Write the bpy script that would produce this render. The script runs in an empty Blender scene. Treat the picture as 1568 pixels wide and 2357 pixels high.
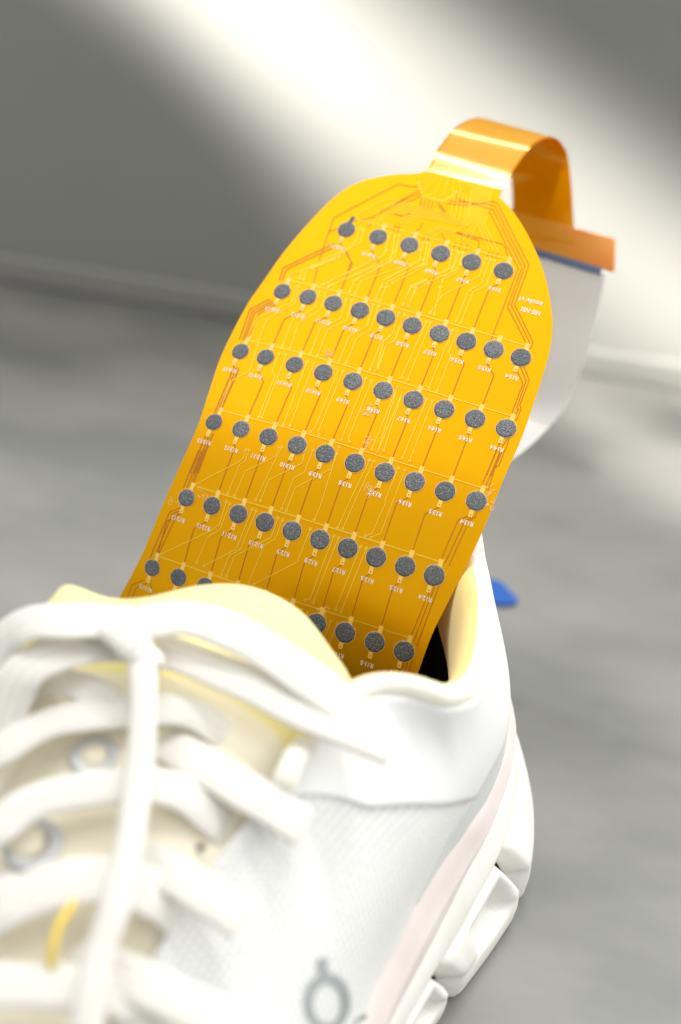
import bpy, bmesh, math, random
import numpy as np
from mathutils import Vector, Matrix
from mathutils.bvhtree import BVHTree
random.seed(7); np.random.seed(7)
C = bpy.context.scene.collection
SC = 0.0008                       # millimetres of the layout -> scene metres

# ------------------------------------------------------------------ camera
PITCH, ROLL, HCAM = math.radians(32), math.radians(8), 310.0
PW, PH, FPX = 1568.0, 2357.0, 50 / 24 * 1568.0
fwd = np.array([0, math.cos(PITCH), -math.sin(PITCH)])
up0 = np.cross([1., 0, 0], fwd)
right = math.cos(ROLL) * np.array([1., 0, 0]) + math.sin(ROLL) * up0
up = -math.sin(ROLL) * np.array([1., 0, 0]) + math.cos(ROLL) * up0
CPOS = np.array([0, 0, HCAM])
cd = bpy.data.cameras.new('camera'); cam = bpy.data.objects.new('camera', cd); C.objects.link(cam)
m = Matrix.Identity(4)
for i in range(3):
    m[i][0], m[i][1], m[i][2], m[i][3] = right[i], up[i], -fwd[i], CPOS[i] * SC
cam.matrix_world = m
cd.sensor_fit = 'HORIZONTAL'; cd.sensor_width = 24; cd.lens = 50
cd.clip_start = 0.01; cd.clip_end = 50
cd.dof.use_dof = True; cd.dof.focus_distance = 398 * SC; cd.dof.aperture_fstop = 6.2
bpy.context.scene.camera = cam

# ------------------------------------------------------------------ world, light, exposure
sc = bpy.context.scene
w = bpy.data.worlds.new('World'); sc.world = w; w.use_nodes = True
w.node_tree.nodes['Background'].inputs[0].default_value = (1.0, 0.995, 0.97, 1)
w.node_tree.nodes['Background'].inputs[1].default_value = 0.58
sc.view_settings.view_transform = 'Standard'; sc.view_settings.look = 'None'
sc.view_settings.exposure = 0.19; sc.view_settings.gamma = 1
sc.cycles.use_denoising = True
sc.cycles.max_bounces = 10; sc.cycles.diffuse_bounces = 5; sc.cycles.transmission_bounces = 6
sc.cycles.sample_clamp_indirect = 6
def area(name, loc, target, sx, sy, power, col=(1, 1, 1), spread=180, xaxis=None):
    l = bpy.data.lights.new(name, 'AREA'); l.shape = 'RECTANGLE'; l.size = sx * SC; l.size_y = sy * SC
    l.energy = power; l.color = col; l.spread = math.radians(spread)
    o = bpy.data.objects.new(name, l); C.objects.link(o)
    z = np.array(loc, float) - np.array(target, float); z /= np.linalg.norm(z)
    x = np.array(xaxis if xaxis is not None else (1, 0, 0), float); x -= z * (x @ z); x /= np.linalg.norm(x)
    y = np.cross(z, x); mm = Matrix.Identity(4)
    for i in range(3):
        mm[i][0], mm[i][1], mm[i][2], mm[i][3] = x[i], y[i], z[i], loc[i] * SC
    o.matrix_world = mm
    return o

# ------------------------------------------------------------------ frames of reference (mm)
YAW = math.radians(17); EL = math.radians(38)
A = np.array([math.cos(YAW), -math.sin(YAW), 0]); B = np.array([math.sin(YAW), math.cos(YAW), 0]); Z = np.array([0, 0, 1.])
def ray(u, v): return fwd + right * (u - PW / 2) / FPX - up * (v - PH / 2) / FPX
def at_d(u, v, d): return CPOS + ray(u, v) * d
def at_z(u, v, z):
    r = ray(u, v); return CPOS + r * (z - HCAM) / r[2]
def proj(P):
    d = np.asarray(P) - CPOS; z = d @ fwd
    return np.stack([PW / 2 + FPX * (d @ right) / z, PH / 2 - FPX * (d @ up) / z], -1)
P0 = at_d(820, 1060, 400)
O = P0.copy(); O[2] = 0; O -= A * 5
def S(x, y, z): return O + A * x + B * y + Z * z        # shoe frame: x across, y to the heel, z up

# ------------------------------------------------------------------ mesh helpers
def obj(name, verts, faces, mat=None, parent=None, smooth=True, uv=None):
    me = bpy.data.meshes.new(name)
    me.from_pydata([tuple(np.asarray(v) * SC) for v in verts], [], faces)
    if mat: me.materials.append(mat)
    if smooth: me.polygons.foreach_set('use_smooth', [True] * len(me.polygons))
    if uv is not None:
        l = me.uv_layers.new(name='uv')
        for p in me.polygons:
            for li in p.loop_indices: l.data[li].uv = uv[me.loops[li].vertex_index]
    me.update()
    o = bpy.data.objects.new(name, me); C.objects.link(o)
    if parent: o.parent = parent
    return o
def grid_faces(n, k, close=False):
    f = []
    for i in range(n if close else n - 1):
        for j in range(k - 1):
            a = i * k + j; b = ((i + 1) % n) * k + j
            f.append((a, b, b + 1, a + 1))
    return f
def grid(name, G, mat, parent=None, uv=None, flip=False):
    n, k = G.shape[:2]; f = grid_faces(n, k)
    if flip: f = [t[::-1] for t in f]
    return obj(name, G.reshape(-1, 3), f, mat, parent, True, None if uv is None else uv.reshape(-1, 2))
def orient(o, ref):
    """turn the faces so that they look along ref (a direction, or a function of the face centre)"""
    me = o.data; k = len(me.polygons); n = np.empty(k * 3); c = np.empty(k * 3)
    me.polygons.foreach_get('normal', n); me.polygons.foreach_get('center', c); n = n.reshape(-1, 3); c = c.reshape(-1, 3) / SC
    r = ref(c) if callable(ref) else np.broadcast_to(ref, c.shape)
    if (n * r).sum() < 0: me.flip_normals()
    return o
CAMSIDE = lambda c: CPOS - c
def solid(o, t, off=-1, bev=0, ref=None):
    orient(o, ref or CAMSIDE)
    md = o.modifiers.new('solid', 'SOLIDIFY'); md.thickness = t * SC; md.offset = off
    if bev:
        b = o.modifiers.new('bevel', 'BEVEL'); b.width = bev * SC; b.segments = 3; b.limit_method = 'ANGLE'; b.angle_limit = math.radians(50)
    else:
        e = o.modifiers.new('edge', 'EDGE_SPLIT'); e.split_angle = math.radians(50)
    return o
def cr(pts, n, closed=False):
    """Catmull-Rom (centripetal-ish) resample to n points, uniform in the station index"""
    P = np.asarray(pts, float); k = len(P)
    t = np.linspace(0, k - 1, n); i = np.clip(t.astype(int), 0, k - 2); f = (t - i)[:, None]
    ext = np.vstack([2 * P[0] - P[1], P, 2 * P[-1] - P[-2]])
    a, b, c, d = ext[i], ext[i + 1], ext[i + 2], ext[i + 3]
    return 0.5 * (2 * b + (c - a) * f + (2 * a - 5 * b + 4 * c - d) * f ** 2 + (3 * b - a - 3 * c + d) * f ** 3)
def arc(pts, n):
    P = cr(pts, max(80, n * 4)); d = np.r_[0, np.cumsum(np.linalg.norm(np.diff(P, axis=0), axis=1))]
    t = np.linspace(0, d[-1], n); return np.stack([np.interp(t, d, P[:, i]) for i in range(P.shape[1])], -1)
def empty(name, loc, label, cat):
    o = bpy.data.objects.new(name, None); C.objects.link(o); o.location = tuple(np.asarray(loc) * SC)
    o['label'] = label; o['category'] = cat; o.empty_display_size = 0.01
    bpy.context.view_layer.update()
    return o
def adopt(root):
    """parts are built in world coordinates; keep them there under a root that stands at the thing's base"""
    for ch in root.children: ch.matrix_parent_inverse = Matrix.Translation(root.location).inverted()

# ------------------------------------------------------------------ materials
def mat(name, col, rough=0.5, spec=0.5, coat=0, sheen=0, sss=0, metal=0, bump=None, mix=None, trans=0):
    m = bpy.data.materials.new(name); m.use_nodes = True; nt = m.node_tree; p = nt.nodes['Principled BSDF']
    p.inputs['Base Color'].default_value = (*col, 1); p.inputs['Roughness'].default_value = rough
    p.inputs['Specular IOR Level'].default_value = spec; p.inputs['Coat Weight'].default_value = coat
    p.inputs['Sheen Weight'].default_value = sheen; p.inputs['Metallic'].default_value = metal
    if sss:
        p.inputs['Subsurface Weight'].default_value = sss; p.inputs['Subsurface Radius'].default_value = (0.004, 0.003, 0.002); p.inputs['Subsurface Scale'].default_value = 0.5
    def noise(scale, detail=4, stretch=None, kind='ShaderNodeTexNoise', coord='Object'):
        tc = nt.nodes.new('ShaderNodeTexCoord'); mp = nt.nodes.new('ShaderNodeMapping'); t = nt.nodes.new(kind)
        t.inputs['Scale'].default_value = scale
        if 'Randomness' in t.inputs: t.inputs['Randomness'].default_value = 0.15
        if 'Detail' in t.inputs: t.inputs['Detail'].default_value = detail
        if stretch: mp.inputs['Scale'].default_value = stretch[:3]; mp.inputs['Rotation'].default_value[2] = stretch[3] if len(stretch) > 3 else 0
        nt.links.new(tc.outputs[coord], mp.inputs[0]); nt.links.new(mp.outputs[0], t.inputs['Vector'])
        return t
    if mix:     # (other colour, scale, lo, hi, stretch)
        t = noise(mix[1], 5, mix[4] if len(mix) > 4 else None)
        r = nt.nodes.new('ShaderNodeMapRange'); r.inputs[1].default_value = mix[2]; r.inputs[2].default_value = mix[3]
        x = nt.nodes.new('ShaderNodeMix'); x.data_type = 'RGBA'; x.inputs[6].default_value = (*col, 1); x.inputs[7].default_value = (*mix[0], 1)
        nt.links.new(t.outputs[0], r.inputs[0]); nt.links.new(r.outputs[0], x.inputs[0]); nt.links.new(x.outputs[2], p.inputs['Base Color'])
    if bump:    # (scale, strength, distance mm, kind, coord)
        t = noise(bump[0], 3, None, bump[3] if len(bump) > 3 else 'ShaderNodeTexNoise', bump[4] if len(bump) > 4 else 'Object')
        b = nt.nodes.new('ShaderNodeBump'); b.inputs['Strength'].default_value = bump[1]; b.inputs['Distance'].default_value = bump[2] * SC
        nt.links.new(t.outputs[0], b.inputs['Height']); nt.links.new(b.outputs[0], p.inputs['Normal'])
    if trans:   # light coming through a thin sheet
        tr = nt.nodes.new('ShaderNodeBsdfTranslucent'); tr.inputs[0].default_value = (*col, 1)
        ms = nt.nodes.new('ShaderNodeMixShader'); ms.inputs[0].default_value = trans
        nt.links.new(p.outputs[0], ms.inputs[1]); nt.links.new(tr.outputs[0], ms.inputs[2])
        nt.links.new(ms.outputs[0], nt.nodes['Material Output'].inputs[0])
    return m
M = {}
M['film'] = mat('amber_film', (0.97, 0.485, 0.0), 0.34, 0.2, metal=0.6, trans=0.14, bump=(70, 0.10, 0.5))
M['tail'] = mat('amber_tail', (0.84, 0.38, 0.0), 0.10, 0.6, metal=0.35, trans=0.3)
M['copper'] = mat('covered_copper', (1.0, 0.70, 0.07), 0.3, 0.5, metal=0.45)
M['dark_trace'] = mat('back_side_copper', (0.50, 0.16, 0.004), 0.35, 0.4)
M['tab'] = mat('gold_tab', (0.98, 0.62, 0.10), 0.28, 0.8)
M['pad'] = mat('sensor_ink', (0.085, 0.095, 0.105), 0.5, 0.6, bump=(2600, 1.0, 0.35), mix=((0.30, 0.32, 0.34), 3200, 0.50, 0.72))
_nt = M['pad'].node_tree; _oi = _nt.nodes.new('ShaderNodeObjectInfo'); _mr = _nt.nodes.new('ShaderNodeMapRange'); _mr.inputs[3].default_value = 0.42; _mr.inputs[4].default_value = 0.60
_nt.links.new(_oi.outputs['Random'], _mr.inputs[0]); _nt.links.new(_mr.outputs[0], _nt.nodes['Principled BSDF'].inputs['Roughness'])
_rr = next(n for n in _nt.nodes if n.type == 'MAP_RANGE' and n != _mr)
_m2 = _nt.nodes.new('ShaderNodeMapRange'); _m2.inputs[3].default_value = 0.45; _m2.inputs[4].default_value = 0.54
_nt.links.new(_oi.outputs['Random'], _m2.inputs[0]); _nt.links.new(_m2.outputs[0], _rr.inputs[1])
M['ring'] = mat('pad_edge', (0.95, 0.52, 0.18), 0.5)
M['print'] = mat('white_print', (0.9, 0.88, 0.82), 0.6)
M['scuff'] = mat('scuff', (0.95, 0.62, 0.25), 0.6)
M['connector'] = mat('connector_stiffener', (0.62, 0.27, 0.01), 0.35, 0.5, mix=((0.72, 0.22, 0.02), 60, 0.4, 0.65))
M['blue'] = mat('blue_stiffener', (0.10, 0.15, 0.27), 0.5)
M['cable'] = mat('white_cable', (0.90, 0.90, 0.88), 0.35, 0.5, trans=0.5)
M['blue_strip'] = mat('blue_plastic', (0.0, 0.085, 0.40), 0.5)
M['knit'] = mat('white_knit', (0.86, 0.865, 0.85), 0.8, 0.2, sheen=0.2, bump=(0.75, 0.35, 0.5, 'ShaderNodeTexVoronoi', 'UV'))
M['panel'] = mat('white_panel', (0.88, 0.885, 0.88), 0.42, 0.4, bump=(300, 0.05, 0.2))
M['grey_rand'] = mat('pale_grey_rand', (0.70, 0.72, 0.72), 0.55, 0.3)
M['collar'] = mat('cream_collar', (0.84, 0.82, 0.72), 0.85, 0.2, sheen=0.3, bump=(1800, 0.3, 0.25))
M['lining'] = mat('amber_glow_lining', (0.97, 0.76, 0.29), 0.9, 0.1, sheen=0.3, bump=(1500, 0.3, 0.25))  # pale yellow lining, deepened to paint in the film's amber glow
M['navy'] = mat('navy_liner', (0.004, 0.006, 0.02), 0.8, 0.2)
M['tongue'] = mat('yellow_tongue', (0.88, 0.81, 0.40), 0.9, 0.1, sheen=0.4, bump=(1300, 0.4, 0.3))
M['throat'] = mat('cream_throat', (0.90, 0.84, 0.68), 0.9, 0.1)
M['lace'] = mat('white_lace', (0.85, 0.83, 0.775), 0.85, 0.15, sheen=0.2, bump=(1.0, 0.6, 0.5, 'ShaderNodeTexVoronoi', 'UV'))
M['pink'] = mat('pale_pink_foam', (0.80, 0.725, 0.69), 0.55, 0.4, bump=(500, 0.12, 0.3), mix=((0.77, 0.685, 0.645), 90, 0.4, 0.6))
M['sole'] = mat('off_white_rubber', (0.82, 0.81, 0.76), 0.45, 0.4, bump=(420, 0.1, 0.3), mix=((0.76, 0.75, 0.69), 60, 0.45, 0.7))
M['logo'] = mat('grey_print', (0.36, 0.39, 0.40), 0.6)
M['eyelet'] = mat('grey_eyelet', (0.60, 0.62, 0.62), 0.5)
M['dark'] = mat('eyelet_hole', (0.03, 0.02, 0.01), 0.8)
M['yellow'] = mat('yellow_piping', (0.85, 0.62, 0.08), 0.6)
M['table'] = mat('grey_table', (0.18, 0.182, 0.173), 0.46, 0.5, metal=0.15, bump=(14, 0.03, 3), mix=((0.265, 0.262, 0.245), 11, 0.38, 0.62, (0.9, 1.6, 1, 0.09)))
M['wall'] = mat('grey_wall', (0.29, 0.292, 0.277), 0.7, 0.25, mix=((0.255, 0.258, 0.245), 3, 0.4, 0.6))
M['trim'] = mat('wall_trim', (0.27, 0.27, 0.255), 0.45, 0.5)

def weave(m, dark, scale, lo, hi):
    """small regular holes between the threads of a fabric, in the mesh's own uv"""
    nt = m.node_tree; p = nt.nodes['Principled BSDF']; c = tuple(p.inputs['Base Color'].default_value)
    tc = nt.nodes.new('ShaderNodeTexCoord'); v = nt.nodes.new('ShaderNodeTexVoronoi'); v.inputs['Scale'].default_value = scale; v.inputs['Randomness'].default_value = 0.12
    r = nt.nodes.new('ShaderNodeMapRange'); r.inputs[1].default_value = lo; r.inputs[2].default_value = hi
    x = nt.nodes.new('ShaderNodeMix'); x.data_type = 'RGBA'; x.inputs[6].default_value = (*dark, 1); x.inputs[7].default_value = c
    nt.links.new(tc.outputs['UV'], v.inputs['Vector']); nt.links.new(v.outputs[0], r.inputs[0]); nt.links.new(r.outputs[0], x.inputs[0]); nt.links.new(x.outputs[2], p.inputs['Base Color'])
weave(M['knit'], (0.52, 0.53, 0.52), 0.62, 0.10, 0.42)
weave(M['lace'], (0.66, 0.63, 0.56), 1.0, 0.05, 0.45)

# ------------------------------------------------------------------ table and wall
def struct(o): o['kind'] = 'structure'; return o
wa, wb = at_z(0, 640, 0), at_z(1568, 893, 0)
wdir = (wb - wa) / np.linalg.norm(wb - wa); wn = np.array([wdir[1], -wdir[0], 0])     # wn points to the camera
wm = (wa + wb) / 2
def on_wall(u, v, gap=0):
    r = ray(u, v); t = ((wm + wn * gap - CPOS) @ wn) / (r @ wn); return CPOS + r * t
def box_pts(c, x, y, z):     # c corner, three edge vectors
    return [c, c + x, c + x + y, c + y, c + z, c + x + z, c + x + y + z, c + y + z]
BOXF = [(0, 3, 2, 1), (4, 5, 6, 7), (0, 1, 5, 4), (1, 2, 6, 5), (2, 3, 7, 6), (3, 0, 4, 7)]
tb = struct(obj('table', box_pts(wm - wdir * 1600 + wn * 1900 - Z * 30, wdir * 3200, -wn * 1900, Z * 30), BOXF, M['table'], smooth=False))
struct(obj('wall', box_pts(wm - wdir * 1600 - Z * 30, wdir * 3200, -wn * 40, Z * 335), BOXF, M['wall'], smooth=False))
th = float(on_wall(0, 578)[2])
tr = struct(obj('wall_trim', box_pts(wm - wdir * 1600 + Z * 0.2 + wn * 5, wdir * 3200, -wn * 4.5, Z * th), BOXF, M['trim'], smooth=False))
bv = tr.modifiers.new('bevel', 'BEVEL'); bv.width = 2.5 * SC; bv.segments = 3

# slanting band of window light on the wall, fanned out with two lamps
def beam(l0, l1, r0, r1, power, spread=6):
    l0, l1, r0, r1 = (on_wall(*p) for p in (l0, l1, r0, r1))
    bd = (l1 - l0) / np.linalg.norm(l1 - l0) + (r1 - r0) / np.linalg.norm(r1 - r0); bd /= np.linalg.norm(bd)
    bc = (l0 + l1 + r0 + r1) / 4; perp = np.cross(wn, bd); width = abs(((r0 + r1) / 2 - (l0 + l1) / 2) @ perp)
    bdir = -wn * 0.50 - Z * 0.80 + wdir * 0.25; bdir /= np.linalg.norm(bdir)
    bx = bd - bdir * (bd @ bdir); bx /= np.linalg.norm(bx); by = np.cross(bdir, bx)
    area('window_beam', bc - bdir * 560, bc, 2600, abs((perp * width) @ by), power, (1.0, 0.955, 0.87), spread, bx)
beam((380, 0), (740, 500), (720, 0), (1090, 500), 0.55)
beam((470, 40), (1080, 600), (860, 0), (1580, 430), 1.3)

# ------------------------------------------------------------------ added key and fill panels
TGT = S(0, -60, 90)
area('overhead_softbox', TGT + B * 200 + Z * 1150 - A * 250, TGT, 1700, 800, 3.3, (1.0, 0.985, 0.95))  # added softbox, set so the film mirrors it
area('rear_fill', TGT + B * 760 + A * 850 + Z * 500, TGT, 800, 420, 5.5, (1.0, 0.985, 0.95))  # added unseen panel for back light and glare on the table
area('side_panel', TGT + A * 1300 - B * 250 + Z * 800, TGT, 1000, 1000, 1.6, (0.95, 0.98, 1.0))
area('front_panel', TGT + A * 950 - B * 950 + Z * 650, TGT, 900, 900, 0.9, (1.0, 0.99, 0.97))

# ------------------------------------------------------------------ SENSOR INSOLE
def film(a, b, off=0.0):
    """point of the insole sheet: a across, b along (towards the tail); the lower end bends down, the far side curls back"""
    a = np.asarray(a, float); b = np.asarray(b, float)
    b1 = 8.0; k = math.radians(0.50)
    e0 = EL
    bb = np.minimum(b - b1, 0)                     # mm below the bend start
    th_ = e0 - k * bb                              # steeper lower down
    # integrate along the arc
    y = np.where(bb < 0, (np.sin(e0) - np.sin(th_)) / k, 0) + np.maximum(b, b1) * math.cos(e0)
    z = np.where(bb < 0, (np.cos(th_) - np.cos(e0)) / k, 0) + np.maximum(b, b1) * math.sin(e0)
    n_y, n_z = -np.sin(th_), np.cos(th_)
    curl = -0.0022 * np.minimum(a + 8, 0) ** 2 + off
    y = y + n_y * curl; z = z + n_z * curl
    return P0 + a[..., None] * A + y[..., None] * B + z[..., None] * Z
def ab(u, v):
    """where on the sheet the sight line through a photo point lands"""
    u = np.atleast_1d(np.asarray(u, float)); v = np.atleast_1d(np.asarray(v, float))
    a = (u - 820) / 8.0; b = -(v - 1060) / 8.0
    for _ in range(14):
        p = proj(film(a, b)); pa = proj(film(a + .01, b)); pb = proj(film(a, b + .01))
        ja, jb = (pa - p) / .01, (pb - p) / .01
        du, dv = u - p[..., 0], v - p[..., 1]
        det = ja[..., 0] * jb[..., 1] - jb[..., 0] * ja[..., 1]
        a = a + np.clip((du * jb[..., 1] - jb[..., 0] * dv) / det, -15, 15); b = b + np.clip((ja[..., 0] * dv - du * ja[..., 1]) / det, -15, 15)
    return np.stack([a, b], -1)
def abl(pts): p = np.asarray(pts, float); return ab(p[:, 0], p[:, 1])

ins = empty('sensor_insole', film(np.array(0.), np.array(-70.)), 'amber flexible circuit insole dotted with grey round sensor pads, standing in the white shoe', 'sensor insole')
Lpx = [(983, 398), (960, 399), (905, 402), (850, 412), (800, 432), (752, 470), (700, 525), (650, 585), (610, 642), (570, 700), (535, 765), (505, 830), (480, 905), (455, 980), (420, 1060), (380, 1150), (330, 1270), (278, 1370), (225, 1470)]
Rpx = [(1156, 436), (1149, 452), (1185, 492), (1215, 540), (1245, 605), (1263, 670), (1272, 740), (1267, 800), (1251, 860), (1228, 930), (1200, 1010), (1165, 1090), (1125, 1190), (1080, 1290), (1030, 1390), (995, 1460), (960, 1556), (930, 1640)]
Lpx[0], Rpx[0] = (984, 391), (1157, 436)
Le, Re = abl(Lpx), abl(Rpx)
def smooth_edge(E, k):      # spline through the outline points
    return arc(E, k)
Ls = smooth_edge(Le, 240); Rs = np.vstack([Re[:2], smooth_edge(Re[1:], 240)])
top = min(Le[0, 1], Re[0, 1]); bot = max(Le[-1, 1], Re[-1, 1])
bs = np.r_[np.linspace(top, top - 3, 30), np.linspace(top - 3.2, top - 20, 46), np.linspace(top - 20.5, bot, 90)]
def edge_at(E, b):
    o = np.argsort(E[:, 1]); return np.interp(b, E[o, 1], E[o, 0])
al = edge_at(Ls, bs); ar = edge_at(Rs, bs)
w_ = np.linspace(0, 1, 25)
ga = al[:, None] + (ar - al)[:, None] * w_; gb = np.repeat(bs[:, None], 25, 1)
f = solid(grid('film', film(ga, gb, 0.0), M['film'], ins, flip=True), 0.16)

rows = {16: (11, [(799, 526), (870, 547), (942, 566), (1014, 585), (1086, 603), (1160, 622)]),
 15: (13, [(651, 668), (709, 684), (767, 699), (828, 716), (888, 733), (949, 750), (1012, 768), (1074, 786), (1137, 804), (1200, 822)]),
 14: (13, [(555, 806), (611, 823), (678, 840), (744, 859), (812, 879), (882, 900), (952, 921), (1023, 942), (1094, 964), (1166, 985)]),
 13: (13, [(493, 971), (555, 988), (618, 1006), (684, 1025), (749, 1044), (817, 1066), (886, 1087), (955, 1109), (1025, 1131), (1097, 1153)]),
 12: (13, [(430, 1146), (488, 1165), (549, 1183), (610, 1202), (673, 1221), (737, 1241), (801, 1262), (866, 1283), (933, 1304), (1000, 1325)]),
 11: (13, [(350, 1310), (411, 1330), (473, 1350), (536, 1370), (600, 1391), (663, 1412), (729, 1435), (795, 1456), (863, 1478), (930, 1502)])}
def strip(path, wd, off=0.12, h=0.05):
    """verts, faces of a raised flat track along a path of (a, b)"""
    P = np.asarray(path, float); d = np.diff(P, axis=0); d /= np.linalg.norm(d, axis=1)[:, None] + 1e-9
    t = np.vstack([d[:1], d[:-1] + d[1:], d[-1:]]); t /= np.linalg.norm(t, axis=1)[:, None] + 1e-9
    cosh = np.r_[1, np.clip((d[:-1] * t[1:-1]).sum(1), .5, 1), 1]
    n = np.stack([-t[:, 1], t[:, 0]], -1) * (wd / 2 / cosh)[:, None]
    l, r = P + n, P - n
    V = np.vstack([film(l[:, 0], l[:, 1], off), film(r[:, 0], r[:, 1], off), film(l[:, 0], l[:, 1], off - h), film(r[:, 0], r[:, 1], off - h)])
    k = len(P); F = []
    for i in range(k - 1):
        F += [(i, k + i, k + i + 1, i + 1), (2 * k + i, i, i + 1, 2 * k + i + 1), (k + i, 3 * k + i, 3 * k + i + 1, k + i + 1)]
    return V, F
def dense(path, step=4.0):
    out = [path[0]]
    for p, q in zip(path[:-1], path[1:]):
        k = max(1, int(np.linalg.norm(np.asarray(q) - p) / step))
        for i in range(1, k + 1): out.append(np.asarray(p) + (np.asarray(q) - p) * i / k)
    return np.array(out)
class Bag:
    def __init__(s): s.V = []; s.F = []; s.n = 0
    def add(s, V, F):
        s.V.append(np.asarray(V)); s.F += [tuple(i + s.n for i in f) for f in F]; s.n += len(V)
    def build(s, name, m, parent, smooth=False): return obj(name, np.vstack(s.V), s.F, m, parent, smooth)
def rect(a0, a1, b0, b1, off, h=0.1, rnd=0.0):
    c = [(a0, b0), (a1, b0), (a1, b1), (a0, b1)]; c = np.array(c)
    V = np.vstack([film(c[:, 0], c[:, 1], off), film(c[:, 0], c[:, 1], off - h)])
    return V, [(0, 1, 2, 3), (0, 4, 5, 1), (1, 5, 6, 2), (2, 6, 7, 3), (3, 7, 4, 0)]
def disc(a, b, r, off, h=0.1, n=28, wob=0.0, dome=0.0):
    th = np.arange(n) / n * 2 * math.pi; ph = random.random() * 6
    rr = r * (1 + wob * (np.sin(5 * th + ph) + np.sin(9 * th + 2 * ph) + np.random.uniform(-1, 1, n)) / 2)
    V = [film(np.array([a]), np.array([b]), off + dome)]
    V.append(film(a + rr * .8 * np.cos(th), b + rr * .8 * np.sin(th), off + dome * .8))
    V.append(film(a + rr * np.cos(th), b + rr * np.sin(th), off)); V.append(film(a + rr * np.cos(th), b + rr * np.sin(th), off - h))
    F = []
    for i in range(n):
        j = (i + 1) % n
        F += [(0, 1 + i, 1 + j), (1 + i, 1 + n + i, 1 + n + j, 1 + j), (1 + n + i, 1 + 2 * n + i, 1 + 2 * n + j, 1 + n + j)]
    return np.vstack(V), F
def ring(a, b, r0, r1, off, n=14):
    th = np.arange(n) / n * 2 * math.pi
    V = np.vstack([film(a + r0 * np.cos(th), b + r0 * np.sin(th), off), film(a + r1 * np.cos(th), b + r1 * np.sin(th), off)])
    return V, [(i, n + i, n + (i + 1) % n, (i + 1) % n) for i in range(n)]
_fontcache = {}
def text_tris(s):
    if s not in _fontcache:
        cu = bpy.data.curves.new('t', 'FONT'); cu.body = s; cu.size = 1; cu.align_x = 'CENTER'; cu.align_y = 'CENTER'; cu.resolution_u = 2; cu.offset = 0.012
        o = bpy.data.objects.new('t', cu); C.objects.link(o); dg = bpy.context.evaluated_depsgraph_get()
        me = o.evaluated_get(dg).to_mesh()
        V = np.array([v.co[:2] for v in me.vertices]); F = [tuple(p.vertices) for p in me.polygons]
        o.evaluated_get(dg).to_mesh_clear(); bpy.data.objects.remove(o); bpy.data.curves.remove(cu)
        _fontcache[s] = (V, F)
    return _fontcache[s]
def print_text(name, s, a, b, height, length, parent):
    V, F = text_tris(s); V = V - (V.max(0) + V.min(0)) / 2; e = V.max(0) - V.min(0)
    V = V * [length / e[0], height / e[1]]
    return obj(name, film(a - V[:, 0], b - V[:, 1], 0.16), [f[::-1] if False else f for f in F], M['print'], parent, False)

RP = {}
for r, (first, pts) in rows.items():
    P = abl(pts)
    bfit = np.polyfit(P[:, 0], P[:, 1], 1)
    P[:, 1] = np.polyval(bfit, P[:, 0])
    RP[r] = {first - i: P[i] for i in range(len(P))}
pad_r = 2.88; tab_up, tab_dn = 3.9, 4.55
dark, light, vias = Bag(), Bag(), Bag()
for r, cols in RP.items():
    cs = sorted(cols, reverse=True)
    for c in cs:
        a, b = cols[c]
        rad = pad_r * (1 - 0.0016 * (12 - a) if a < 12 else 1) * random.uniform(0.985, 1.01)
        pad = obj('sensor_pad', *disc(a, b, rad, 0.20, 0.2, 40, 0.016, 0.06), M['pad'], ins, True)
        obj('pad_edge', *ring(a, b, rad * .97, rad * 1.07, 0.13, 36), M['ring'], pad, False)
        obj('contact_tab', *rect(a - .05, a + 1.25, b + 2.5, b + 4.9, 0.17), M['tab'], pad, False)
        obj('contact_tab', *rect(a - .85, a + .35, b - 4.9, b - 2.6, 0.17), M['tab'], pad, False)
        if (r, c) == (16, 11): obj('ink_stalk', *strip(np.array([(a, b + 2), (a + .3, b + 3.4), (a + .55, b + 4.9)]), 1.3, 0.24, 0.2), M['pad'], pad, True)
        vias.add(*disc(a - .25, b - 4.2, 0.2, 0.19, 0.02, 8))
        print_text('label_print', 'R%d:%d' % (r, c), a - .55, b - 6.75, 1.35, 3.7 if c < 10 else 4.3, ins)
    a0, b0 = cols[cs[0]]; a1, b1 = cols[cs[-1]]
    light.add(*strip(dense([(a0 + .6, b0 + tab_up + .2), (a1 + .6, b1 + tab_up + .2)]), 0.26))
    if r + 1 in RP:
        for c in cs:
            if c in RP[r + 1] and c != 4:
                ta, tb_ = RP[r][c]; ta += .6; tb_ += 4.9
                ca, cb = RP[r + 1][c]; ca -= .25; cb -= 4.9
                j = abs(ta - ca)
                dark.add(*strip(dense([(ca, cb), (ta, cb - j * .9 - .3), (ta, tb_)]), 0.26, 0.11))

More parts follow.
